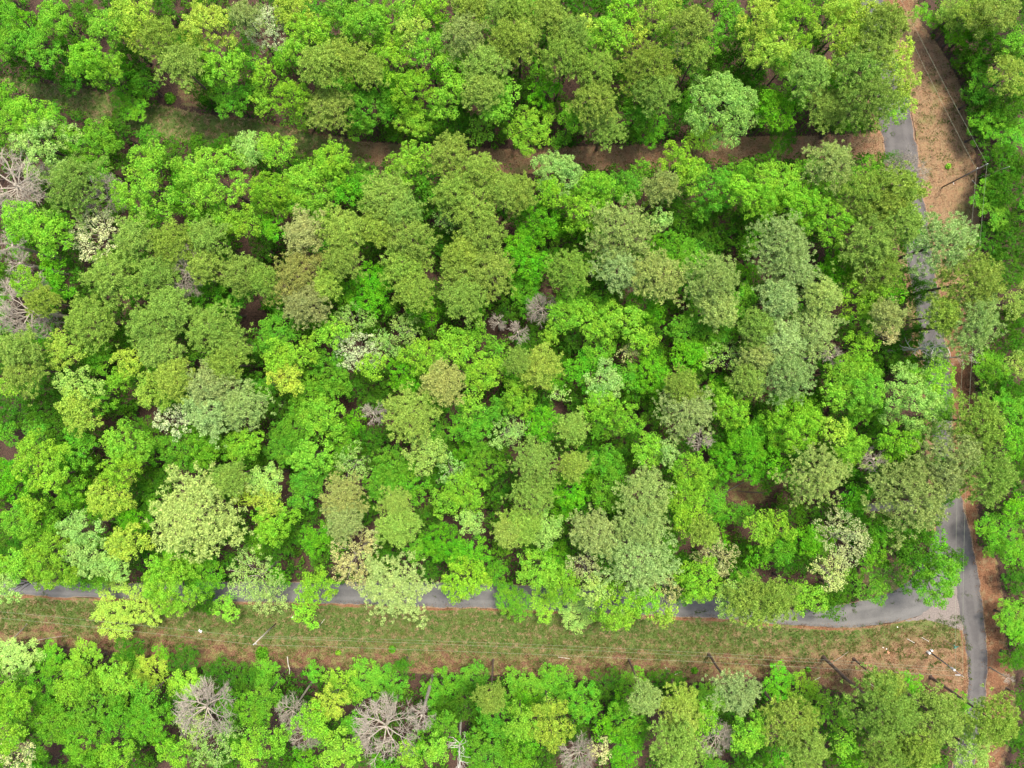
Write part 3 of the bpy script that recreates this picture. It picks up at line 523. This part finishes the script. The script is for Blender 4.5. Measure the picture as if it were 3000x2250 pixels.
# ------------------------------------------------------------------ landmarks the labels refer to
LM = [
 (290, 690, 'big white-blossom tree', 'big white-blossomed tree below the square lime crown'),
 (27, 533, 'upper bare mauve tree', 'large bare mauve-grey tree at the left edge, above the white twigs'),
 (63, 908, 'lower bare mauve tree', 'large bare mauve-grey tree at the left edge, below the white twigs'),
 (434, 542, 'squarish lime crown', 'dense squarish lime broadleaf crown with a clean dark outline beside the track'),
 (637, 529, 'rounded lime crown', 'rounded lime broadleaf crown right of the squarish one'),
 (388, 307, 'tree leaning on grassy track', 'slim green tree reaching out alone over the grassy track'),
 (506, 1238, 'small white-blossom tree', 'small white-blossomed tree beside the large yellowish-grey pines'),
 (570, 1509, 'huge round pine', 'huge round grey-green pine with puffy rim, lower left woods'),
 (366, 1776, 'broad maple on verge', 'broad yellow-lime tree spreading farthest onto the lower grass verge'),
 (741, 1699, 'frosty pale road tree', 'frosty pale green tree beside the lower road'),
 (1152, 1726, 'round pine over lower road', 'round soft green pine covering the lower road'),
 (1030, 1640, 'yellow-blossom tree', 'sparse yellow-blossomed tree just above the lower road'),
 (1091, 1211, 'spiky pink dead tree', 'small spiky pinkish dead tree left of the olive pine'),
 (1590, 899, 'starry grey bare tree', 'star-shaped grey bare crown near the middle of the woods'),
 (2122, 330, 'pale dome by track', 'pale green dome-shaped tree at the upper edge of the brown track'),
 (1993, 475, 'lime tree across track', 'bright tree leaning across the brown track'),
 (1825, 674, 'grey-topped pine', 'broad grey-green pine with greyish bare top'),
 (2097, 822, 'big shaggy pine', 'big shaggy grey-green pine right of the tan pine'),
 (1929, 804, 'tan-topped pine', 'tan-brown pine touching the grey-topped one'),
 (2056, 1288, 'pink twiggy ball', 'pinkish ball of bare twigs below the yellowish-grey pine'),
 (1880, 1645, 'giant pale pine', 'giant pale green pine above the lower road'),
 (2476, 1581, 'cream-blossom tree', 'large cream-blossomed tree left of the junction'),
 (2679, 1649, 'tree at junction', 'dark green half of the tree pair standing between the roads'),
 (2743, 1690, 'bright junction tree', 'brighter green tree at the junction, reaching over the road'),
 (2684, 1460, 'tan roadside pine', 'large tan pine over the short driveway'),
 (2670, 1170, 'pale domed road tree', 'large pale green domed tree beside the right road'),
 (2874, 818, 'upper verge pine', 'tall olive pine leaning over the right verge, upper of two'),
 (2869, 944, 'lower verge pine', 'tall grey-green pine leaning over the right verge, lower of two'),
 (2783, 705, 'needle-fringed pine', 'large pine with fringed rim beside the right road'),
 (2919, 1401, 'olive verge pine', 'large olive pine over the right verge beside the tan pine'),
 (2666, 497, 'white twiggy tree', 'bare white twiggy tree over the upper road'),
 (1125, 2142, 'bushy bare tree', 'widest pinkish-grey bare tree in the lower woods'),
 (588, 2088, 'tangled bare tree', 'tangled whitish bare tree at the lower left woods'),
 (1352, 2205, 'white bottom snag', None),
 (2165, 2038, 'round pine under wires', 'round grey-green pine at the verge with its trunk showing'),
 (1143, 172, 'tall lime clump', 'tall lime broadleaf tree at top left of centre, above the long lime trio'),
 (461, 99, 'top-left olive pine', 'olive pine between the two yellow-lime trees, upper left'),
 (606, 68, 'bright top-left tree', 'bright yellow-lime tree with white twigs, top left'),
 (2467, 77, 'yellow upper-road tree', 'large yellow-lime tree left of the upper road'),
 (1360, 95, 'tan top pine', 'tan feathery pine right of the tall lime trees'),
 (438, 1148, 'zigzag yellow tree', 'narrow yellow-lime tree in the left woods beside grey-green pines'),
 (863, 809, 'tan twin pine', 'large tan-yellow pine, upper one of a pair'),
 (1907, 1098, 'ferny green tree', 'emerald ferny tree in the right half of the woods'),
 (2119, 1044, 'speckled sparse tree', 'sparse speckled pale tree beside the grey-green pines'),
 (2029, 1207, 'yellowish-grey pine', 'large yellowish-grey pine above the pink twiggy ball'),
 (1080, 854, 'emerald centre tree', 'bright emerald tree right of the tan twin pines'),
 (1568, 2100, 'bottom pair', None),
 (1812, 1780, 'dense lime road tree', 'dense bright lime tree reaching over the lower verge right of centre'),
 (1365, 1694, 'lime tree above road', 'bright lime tree hanging over the open stretch of lower road'),
 (1998, 2200, 'yellowish bottom pine', 'large yellowish olive pine at the bottom right of centre'),
 (2612, 2101, 'dark olive corner pine', 'large olive pine at the bottom right, its dark trunk crossing the litter'),
 (1906, 190, 'big olive track pine', 'big olive pine above the brown track, near the top'),
 (1215, 253, 'lime trio', 'middle crown of the long lime trio near the top'),
 (782, 75, 'pale top tree', 'whitish blossomed tree at the top edge left of centre'),
]
LM = [l for l in LM if l[2] != 'bottom pair']
used = set(); LMT = {}
for lx, ly, ph, full in LM:
    if full is None: continue
    best = min((t_ for t_ in range(len(TREES)) if t_ not in used), key=lambda i: math.hypot(TREES[i]['x'] - lx, TREES[i]['y'] - ly))
    if math.hypot(TREES[best]['x'] - lx, TREES[best]['y'] - ly) < 45: used.add(best); TREES[best]['label'] = full
    else: print('LANDMARK MISS', ph)
EXTRA = [(2825, 515, 'roadside utility pole'), (2770, 1945, 'corner utility pole'), (777, 1857, 'left wire pole'), (2700, 1022, 'white snag'), (2565, 1490, 'short driveway')]
ANCH = [(a, b, c) for a, b, c, _ in LM] + EXTRA

# filler understory between the big crowns
random.seed(4)
def covered(x, y, pad):
    return any((x - t_['x']) ** 2 + (y - t_['y']) ** 2 < (t_['r'] * .8 + pad) ** 2 for t_ in TREES)
fill = []
gstep = 46
for iy in range(int(2330 / gstep) + 1):
    for ix in range(int(3080 / gstep) + 1):
        x = -20 + ix * gstep + random.uniform(-14, 14); y = -20 + iy * gstep + random.uniform(-14, 14)
        r = random.uniform(30, 46); h = random.uniform(5.5, 8.5); k = 1 - h / H
        gx_, gy_ = 1500 + (x - 1500) * k, 1125 + (y - 1125) * k
        if not forest_mask(gx_, gy_, 26): continue
        if covered(x, y, 4): continue
        if any((x - f['x']) ** 2 + (y - f['y']) ** 2 < 58 ** 2 for f in fill): continue
        if random.random() < .12: continue
        fill.append(dict(k='D', c=random.choice('dddgge'), x=x, y=y, r=r, h=h, fill=True))
for t_ in TREES:
    if t_['k'] == 'L' and t_['c'] == 'd' and 'label' not in t_: t_['k'] = 'D'
for t_ in TREES:
    mid_, hw_ = float(track_mid(t_['x'])), float(track_hw(t_['x'])); dy = t_['y'] - mid_
    if t_['x'] < 2560 and not (1930 < t_['x'] < 2080) and not (360 < t_['x'] < 460 and abs(dy) < 60):
        need = hw_ + t_['r'] * 1.05 - 4 - abs(dy)
        if 0 < need < 48: t_['y'] += math.copysign(need, dy)
TREES.sort(key=lambda t_: ('label' not in t_, -t_['r']))
def inframe(t_): return -t_['r'] * .6 < t_['x'] < 3000 + t_['r'] * .6 and -t_['r'] * .6 < t_['y'] < 2250 + t_['r'] * .6
TREES = [t_ for t_ in TREES if inframe(t_)]; fill = [t_ for t_ in fill if inframe(t_)]
Ls = [t_ for t_ in TREES if t_['k'] == 'L']; Ds = sorted([t_ for t_ in TREES + fill if t_['k'] == 'D'], key=lambda t_: ('label' not in t_, bool(t_.get('fill')), -t_['r']))
REST = Ls[298:] + Ds[298:]
ALL = [t_ for t_ in TREES if t_['k'] not in 'LD'] + Ls[:298] + Ds[:298]
print('catalogue', len(TREES), 'filler', len(fill), 'rest', len(REST))

# labels
KN = {'L': 'broadleaf tree', 'D': 'understory tree', 'P': 'pine', 'W': 'blossoming tree', 'B': 'bare tree'}
def dirword(dx, dy):
    a = (math.degrees(math.atan2(-dy, dx)) + 360) % 360
    return ['right of', 'above right of', 'above', 'above left of', 'left of', 'below left of', 'below', 'below right of'][int((a + 22.5) // 45) % 8]
def size_word(t_):
    r = t_['r']; return 'small' if r < 42 else 'large' if r > 72 else 'medium'
groups = {}
for i, t_ in enumerate(ALL):
    if 'label' in t_: continue
    j = min(range(len(ANCH)), key=lambda q: math.hypot(ANCH[q][0] - t_['x'], ANCH[q][1] - t_['y']))
    dx, dy = t_['x'] - ANCH[j][0], t_['y'] - ANCH[j][1]
    base = '%s %s %s' % (size_word(t_), CW[t_['c']], KN[t_['k']])
    groups.setdefault((base, dirword(dx, dy), ANCH[j][2]), []).append((math.hypot(dx, dy), i))
ORD = ['nearest', 'second nearest', 'third nearest', 'fourth nearest', 'fifth nearest', 'sixth nearest']
for (base, dw, ph), L_ in groups.items():
    L_.sort()
    for n_, (d_, i) in enumerate(L_):
        rank = '' if len(L_) == 1 else (ORD[n_] + ' one ')
        ALL[i]['label'] = '%s, %s%s the %s' % (base, rank if len((base + rank + dw + ph).split()) < 15 else rank.replace(' one', ''), dw, ph)
for t_ in ALL:
    if len(t_['label'].replace('-', ' ').split()) > 16: t_['label'] = t_['label'].split(' ', 1)[1] if 'nearest' not in t_['label'] else t_['label'].replace(' nearest one', ' nearest', 1).replace('medium ', '', 1).replace('small ', '', 1)
labs = {}
for t_ in ALL: labs.setdefault(t_['label'], []).append(t_)
for l_, q in labs.items():
    if len(q) > 1: print('DUP LABEL', l_, len(q))

NAME = {'L': 'broadleaf_tree', 'D': 'understory_tree', 'P': 'pine_tree', 'W': 'flowering_tree', 'B': 'bare_tree'}
GRP = {'L': 'broadleaf trees of the woods', 'D': 'understory trees between the tall crowns', 'P': 'pines standing in the woods', 'W': 'pale blossoming trees in the woods', 'B': 'bare trees in the woods'}
def jit(c, a=.1):
    h_ = random.uniform(1 - a, 1 + a); return (c[0] * h_ * random.uniform(.9, 1.1), c[1] * h_, c[2] * h_ * random.uniform(.85, 1.15), 1)
restV = []; restC = []
for t_ in ALL + REST:
    k, c = t_['k'], t_['c']
    h = t_['h']
    if h is None:
        h = {'P': 17.5, 'B': 14, 'W': 12.5, 'L': {'d': 8, 'g': 11.5, 'e': 11.5, 'o': 12}.get(c, 14.5), 'D': 7}[k] + random.uniform(-1, 1) + min(2.0, (t_['r'] - 55) * .03)
    if t_['h'] is None:
        lo = 12.5 if k in 'PB' else 4.5
        while h > lo:
            kk = 1 - (h - t_['r'] * S * .35) / H
            if forest_mask(1500 + (t_['x'] - 1500) * kk, 1125 + (t_['y'] - 1125) * kk, 4): break
            h -= .5
    zc = h - t_['r'] * S * .35
    Rw = t_['r'] * S * (1 - zc / H) * (1.2 if k == 'P' and (t_['h'] or 0) >= 18 else 1.09)
    pk = k
    if k == 'L' and c == 'd': pk = 'D'
    cm, tm, h0, R0 = proto(pk, Rw)
    p = wp(t_['x'], t_['y'], zc); rz = random.uniform(0, 6.28)
    sx_ = Rw / R0
    if 'label' not in t_:
        v = np.empty(len(cm.vertices) * 3, np.float32); cm.vertices.foreach_get('co', v); v = v.reshape(-1, 4, 3)[::2] * np.array([sx_, sx_, h / h0])
        ce = v.mean(1, keepdims=True); v = (ce + (v - ce) * 1.3).reshape(-1, 3)
        restV.append(np.stack([v[:, 0] * math.cos(rz) - v[:, 1] * math.sin(rz) + p.x, v[:, 0] * math.sin(rz) + v[:, 1] * math.cos(rz) + p.y, v[:, 2]], -1))
        restC.append(np.tile(np.array(jit(COL[c]), np.float32), (len(v), 1))); continue
    root = empty(NAME[k], (p.x, p.y, 0), rz)
    root.scale = (sx_ * random.uniform(.95, 1.06), sx_ * random.uniform(.95, 1.06), h / h0)
    tag(root, t_['label'], 'tree', GRP[k])
    if k == 'B':
        link('branches', cm, root)
    else:
        cr = link('crown', cm, root); cr.color = jit(COL[c]); link('trunk', tm, root)

if restV:
    V = np.concatenate(restV); me = mesh_np('thicket', V, np.arange(len(V), dtype=np.int32).reshape(-1, 4), M['thicket'])
    a_ = me.color_attributes.new('leafcol', 'FLOAT_COLOR', 'POINT'); a_.data.foreach_set('color', np.concatenate(restC).ravel())
    tag(link('thicket', me), 'thicket of small saplings filling the gaps between the trees', 'thicket', kind='stuff')

# ------------------------------------------------------------------ standing dead snags and stems
def between(base, top):
    vb = Vector((base[0] - 1500, base[1] - 1125)); vt = Vector((top[0] - 1500, top[1] - 1125))
    hh = H * (1 - vb.length / vt.length); return wp(*base), wp(top[0], top[1], hh)
def snag(base, top, wood, label, seed):
    b_, tp = between(base, top); hh = tp.z
    r_ = empty('dead_tree', b_); tag(r_, label, 'dead tree', 'standing dead trees')
    o = link('dead_wood', snag_mesh(seed, hh, wood), r_)
    d = tp - b_; o.rotation_euler = d.to_track_quat('Z', 'Y').to_euler()
snag((2590, 1030), (2775, 1012), 'whitewood', 'bleached dead tree whose knobbly white branches point over the right road', 1)
snag((2672, 1054), (2858, 1040), 'greywood', 'dark slim dead trunk below the bleached dead tree, twigs over clay verge', 2)
snag((1350, 2105), (1346, 2262), 'whitewood', 'white crooked dead tree at the bottom edge below the verge', 3)
def stem(base, top, rb, rt, mat, label, name='leaning_stem', hh=None, cat='bare stem'):
    b_ = wp(*base); z = hh if hh is not None else between(base, top)[1].z
    t2 = wp(top[0], top[1], z); m = MB(); rg = np.random.default_rng(int(base[0]))
    pts = curve((0, 0, 0), t2 - b_, rg, 0, 4, .02); m.tube(pts, [rb, rb * .8 + rt * .2, (rb + rt) / 2, rt * 1.2, rt], 7)
    o = m.build(name, mat); o.location = b_; tag(o, label, cat, 'bare stems and fallen limbs along the clearings'); return o
stem((842, 1924), (848, 1974), .09, .05, M['whitewood'], 'short white bare stem leaning over the lower forest edge', hh=3)
stem((79, 1828), (25, 1890), .11, .06, M['greywood'], 'thin pale leaning stem on the verge at the far left', hh=6)
stem((2867, 520), (2958, 488), .12, .05, M['whitewood'], 'pale leaning stem just below the roadside utility pole', hh=7)
stem((2848, 527), (2866, 548), .05, .03, M['whitewood'], 'short bent pale stick on the upper right verge', hh=.6)
stem((85, 1877), (200, 1862), .07, .03, M['greywood'], 'long curved fallen branch at the lower left forest edge', 'fallen_branch', .15)
stem((1950, 1955), (1962, 1980), .06, .03, M['whitewood'], 'white fallen stick on litter between two verge trunks', 'fallen_branch', .1)
stem((1972, 1978), (2000, 1966), .05, .03, M['whitewood'], 'thin tan twig on litter right of the white stick', 'fallen_branch', .1)
stem((930, 1840), (952, 1812), .05, .03, M['whitewood'], 'pale stick on the grass right of the left wire pole', 'fallen_branch', .1)
stem((1500 + 300 * K, 1500 + 940 * K), (1500 + 375 * K, 1500 + 952 * K), .05, .03, M['whitewood'], 'whitish stick lying mid verge near the centre', 'fallen_branch', .1)
stem((2250 + 420 * K, 1500 + 975 * K), (2250 + 520 * K, 1500 + 905 * K), .06, .03, M['greywood'], 'curved tan twig on verge left of the corner utility pole', 'fallen_branch', .2)
stem((2250 + 640 * K, 1500 + 1100 * K), (2250 + 685 * K, 1500 + 1130 * K), .06, .03, M['whitewood'], 'white stick at the forest edge below the corner verge', 'fallen_branch', .1)
stem((2250 + 300 * K, 1500 + 1090 * K), (2250 + 340 * K, 1500 + 1070 * K), .06, .03, M['whitewood'], 'short white stick at the lower forest edge, right side', 'fallen_branch', .1)
stem((2150 - 40, 1450), (2180, 1412), .10, .05, M['polewood'], 'reddish fallen trunk in the brown clearing', 'fallen_branch', .3)
stem((2330 - 90, 1445), (2160, 1438), .12, .07, M['bark'], 'dark fallen log in the brown clearing', 'fallen_branch', .2)

# ------------------------------------------------------------------ poles, wires, sign, markers
def pole(base, top, mat, label, r=.11, extras=None):
    b_, tp = between(base, top); d = tp - b_
    root = empty('utility_pole', b_); tag(root, label, 'utility pole', 'utility poles of the overhead line')
    m = MB(); m.tube([Vector((0, 0, -.1)), d * .5, d], [r, r * .85, r * .7], 12); m.build('shaft', mat, root, True)
    return root, b_, d
root, b1, d1 = pole((2724, 1910), (2818, 1980), M['polewood'], 'dark wooden utility pole at the road corner carrying a grey transformer', .12)
m = MB(); c0 = d1 * .80 + Vector((-.32, .25, 0)); m.tube([c0 - Vector((0, 0, .4)), c0 + Vector((0, 0, .4)), c0 + Vector((0, 0, .48))], [.19, .19, .08], 14); m.build('transformer', M['galv'], root)
m = MB(); m.tube([d1 + Vector((0, 0, 0)), d1 + Vector((0, 0, .35))], [.06, .04], 10); m.build('insulator', M['white'], root)
m = MB(); m.tube([d1 + Vector((-.9, .04, -.25)), d1 + Vector((.1, .0, -.25))], [.05, .05], 8); m.build('crossarm', M['galv'], root)
m = MB(); m.tube([d1 * .85, Vector((-.55, .2, 0))], [.02, .02], 5); m.build('guy_wire', M['steel'], root)
m = MB(); m.box((-.42, .05, .35), (.35, .35, .7), .5).box((.12, .38, .25), (.3, .28, .5), .3); m.build('meter_box', M['white'], root)
root, b2, d2 = pole((2760, 549), (2889, 482), M['polewood'], 'tall grey utility pole leaning across the upper right verge', .12)
m = MB(); m.tube([d2, d2 + Vector((0, 0, .4))], [.09, .05], 10); m.build('insulator', M['white'], root)
a2 = d2 * .8; m = MB(); m.tube([a2, a2 + Vector((.1, .25, .1))], [.06, .06], 8); m.build('bracket', M['white'], root)
m = MB(); q = d2 * .27; m.tube([q, q + Vector((.12, -.45, 0))], [.04, .04], 6); m.build('step_bolt', M['white'], root)
root, b3, d3 = pole((808, 1827), (744, 1887), M['palepole'], 'pale wooden utility pole on the lower verge, left of centre', .12)
m = MB(); m.tube([d3, d3 + Vector((0, 0, .3))], [.1, .05], 10); m.build('insulator', M['white'], root)
T1, T2, T3 = b1 + d1, b2 + d2, b3 + d3
L1, L2, L3 = b1 + d1 * .82, b2 + d2 * .8, b3 + d3 * .72
def wire(a, b_, sag, label, r=.012):
    m = MB(); pts = []
    for i in range(25):
        f = i / 24; p = a.lerp(b_, f); p.z -= sag * 4 * f * (1 - f); pts.append(p - a)
    m.tube(pts, [r] * 25, 5); o = m.build('power_line', M['wire']); o.location = a
    tag(o, label, 'power line', 'overhead wires'); return o
up = Vector((0, 0, .2))
wire(T1 + up, T3 + up, 1.2, 'top wire above the lower verge, from corner pole to left pole')
wire(L1, L3, 1.4, 'inner wire above the lower verge, from corner pole to left pole')
wire(L1 + Vector((0, .35, -.1)), L3 + Vector((0, .3, .1)), 2.0, 'faint third wire above the lower verge, nearest the road', .011)
wire(T3 + up, wp(-400, 1775, T3.z), .6, 'outer wire running left from the left pole')
wire(L3, wp(-400, 1758, L3.z), .6, 'inner wire running left from the left pole')
wire(T1 + up, T2 + up, 1.5, 'outer wire up the right road, from corner pole to verge pole')
wire(L1, L2, 1.6, 'inner wire up the right road, from corner pole to verge pole')
wire(T2 + up, wp(2480, -330, T2.z), .5, 'outer wire above the upper right verge beyond the pole')
wire(L2, wp(2490, -300, L2.z), .9, 'inner wire above the upper right verge beyond the pole', .012)
# street sign
bs, ts = between((2767, 1876), (2797, 1893)); hs_ = ts.z; o_ = empty('street_sign', bs); tag(o_, 'small green street name sign on dark post by the junction', 'street sign')
MB().tube([(0, 0, 0), (0, 0, hs_)], [.035, .035], 8).build('post', M['steel'], o_)
m = MB(); m.box((0, 0, hs_ + .12), (.75, .03, .22), R(-60)); m.build('sign_blade', M['green_sign'], o_)
m = MB(); m.box((0, 0, hs_ + .36), (.75, .03, .22), R(25)); m.build('sign_blade', M['green_sign'], o_)
for (bx_, by_, ln, lab) in ((2657, 1871, (12, 6), 'left one of two short white marker posts in the junction grass'), (2700, 1867, (11, 6), 'right one of two short white marker posts in the junction grass')):
    o_ = empty('marker_post', wp(bx_, by_)); tag(o_, lab, 'marker post', 'white marker posts')
    v = Vector((ln[0] * S, -ln[1] * S, .75)); MB().tube([(0, 0, 0), v], [.035, .035], 8).build('post', M['white'], o_)
    MB().tube([v, v + Vector((.02, -.01, .14))], [.06, .05], 10).build('cap', M['white'], o_)
for (x, y, mt, s0, lab) in ((2602, 1911, 'orange', .22, 'crumpled orange scrap on the junction verge'), (2597, 1901, 'white', .10, 'white scrap beside the orange one, right piece'), (2587, 1897, 'white', .09, 'white scrap beside the orange one, left piece'),
                            (2629, 1837, 'white', .12, 'tiny white scrap at the top of the junction verge'), (697, 1811, 'white', .13, 'white stone at the verge under the frosty pale tree'), (857, 1809, 'white', .13, 'white stone at the verge left of the lime crown'), (587, 1848, 'galv', .3, 'grey scrap on the lower left verge'), (750, 1886, 'galv', .1, 'grey stone below the left wire pole')):
    rg = np.random.default_rng(int(x)); V = []; F = []
    n = 6
    for j in range(n):
        for i in range(n): V.append(((i / (n - 1) - .5) * 2 * s0, (j / (n - 1) - .5) * 1.4 * s0, abs(rg.normal(0, .25)) * s0 + .02))
    F = [(j * n + i, j * n + i + 1, (j + 1) * n + i + 1, (j + 1) * n + i) for j in range(n - 1) for i in range(n - 1)]
    o = link('scrap', mesh_np('scrap', V, F, M[mt])); o.location = wp(x, y); o.rotation_euler[2] = rg.uniform(0, 6); tag(o, lab, 'litter')

# ------------------------------------------------------------------ undergrowth and grass
rg = np.random.default_rng(11)
n = 34000; X = rg.uniform(-60, 3060, n); Y = rg.uniform(-60, 2310, n)
nzv = np.array([noise.noise(Vector((x * .010, y * .010, 3.1))) + .5 * noise.noise(Vector((x * .03, y * .03, 7.7))) for x, y in zip(X, Y)])
edge = forest_mask(X, Y, -6) & ~forest_mask(X, Y, 26)
keep = (forest_mask(X, Y, -4) & (nzv > -.16)) | edge; edge = edge[keep]; X, Y = X[keep], Y[keep]; n = len(X)
hgt = rg.uniform(.3, 2.4, n) + edge * rg.uniform(0, 1.2, n); rad = rg.uniform(.4, .85, n); nl = 20
q = unit(rg.normal(0, 1, (n, nl, 3))); q[..., 2] = np.abs(q[..., 2]) - .1
P = np.stack([(X - 1500) * S, (1125 - Y) * S, hgt], -1)[:, None, :] + q * rad[:, None, None] * rg.uniform(.6, 1.05, (n, nl, 1))
P[..., 2] = np.maximum(P[..., 2], .05)
V, F = leaves(rg, P.reshape(-1, 3), q.reshape(-1, 3) + np.array([0, 0, .5]), .17)
tag(link('undergrowth', mesh_np('undergrowth', V, F, M['under'])), 'dark green undergrowth and shrubs covering the forest floor', 'undergrowth', kind='stuff')
n = 130000; X = rg.uniform(-40, 2960, n); Y = np.where(rg.uniform(0, 1, n) < .68, rg.uniform(1730, 2040, n), rg.uniform(180, 520, n))
g_, c_, s2, l_ = zones(X, Y); nzv = np.array([noise.noise(Vector((x * .035, y * .06, 9.1))) for x, y in zip(X, Y)])
keep = (g_ * rg.uniform(.4, 1, n) + nzv * .7 > .36) & (c_ < .3); X, Y = X[keep], Y[keep]; n = len(X)
P = np.stack([(X - 1500) * S, (1125 - Y) * S, np.full(n, .05)], -1)[:, None, :] + rg.normal(0, .1, (n, 4, 3)) * np.array([1, 1, .3])
P = P.reshape(-1, 3); P[:, 2] = np.abs(P[:, 2]) + .03
V, F = leaves(rg, P, rg.normal(0, 1, (len(P), 3)) + np.array([0, 0, .6]), .10, .5)
tag(link('grass', mesh_np('grass', V, F, M['grass'])), 'short olive grass growing on the verges and the track', 'grass', kind='stuff')
n = 150000; X = np.concatenate([rg.uniform(-40, 2840, n // 2), rg.uniform(2560, 2990, n // 4), rg.uniform(-40, 2600, n // 4)])
Y = np.concatenate([rg.uniform(1760, 2080, n // 2), rg.uniform(-40, 2260, n // 4), rg.uniform(180, 520, n // 4)]); n = len(X)
g_, c_, s2, l_ = zones(X, Y); nzv = np.array([noise.noise(Vector((x * .05, y * .05, 19.1))) for x, y in zip(X, Y)])
road_ = ((X > road_l(Y) + 3 + rg.exponential(5, n)) & (X < road_r(Y) - 3 - rg.exponential(6, n))) | ((Y > lower_top(X)) & (Y < lower_bot(X) - rg.exponential(5, n)) & (X < 2740)) | ((X > 2640) & (X < 2840) & (Y > 1540) & (Y < 1840))
onr = (np.abs(Y - lower_bot(X)) < 14) | (np.abs(X - road_r(Y)) < 16) | (np.abs(X - road_l(Y)) < 14)
keep = (np.maximum(l_, onr * .9) * (1 - .55 * g_) * rg.uniform(.3, 1, n) + nzv * .45 > .42) & ~road_; X, Y = X[keep], Y[keep]; n = len(X)
P = np.stack([(X - 1500) * S, (1125 - Y) * S, np.full(n, .03)], -1)[:, None, :] + rg.normal(0, .15, (n, 3, 3)) * np.array([1, 1, .1])
P = P.reshape(-1, 3); P[:, 2] = np.abs(P[:, 2]) + .02
V, F = leaves(rg, P, rg.normal(0, .35, (len(P), 3)) + np.array([0, 0, 1.]), .075, .8)
tag(link('leaf_litter', mesh_np('leaf_litter', V, F, M['litter'])), 'dry brown and tan fallen leaves scattered over the verges', 'leaf litter', kind='stuff')
# seedlings dotted on the litter
SD = [(770, 1912, 1.2, 'dark bushy seedling on the verge below the left wire pole'), (992, 1911, .5, 'bright small seedling on the lower verge, left of centre'), (1150, 1900, .7, 'dark low seedling beside the pale bare spot'), (1180, 1945, .9, 'leafy seedling at the lower forest edge left of centre'),
      (2034, 1963, .6, 'small seedling on litter near the two verge trunks'), (2366, 1960, .5, 'small seedling on the litter left of the corner pole'), (2776, 488, .5, 'bright tuft on the upper right verge beside the pole'), (500, 290, 1.0, 'leafy seedling in the brown litter patch above grassy track'), (600, 295, .9, 'right-hand leafy seedling in the litter patch above grassy track')]
for i, (x, y, r_, lab) in enumerate(SD):
    q = sphere_pts(rg, int(480 * r_ * r_) + 90, -.1); P = q * np.array([r_, r_, r_ * .8]) * rg.uniform(.4, 1, (len(q), 1)) + np.array([0, 0, .15])
    V, F = leaves(rg, P, q, .13); o = link('seedling', mesh_np('seedling', V, F, M['leaf'])); o.location = wp(x, y); o.color = jit(COL['l' if 'bright' in lab else 'g'])
    tag(o, lab, 'seedling', 'seedlings on the open ground')
print('objects', len(bpy.data.objects), 'protos', len(PROTO), sum(len(m_.polygons) for m_ in bpy.data.meshes))
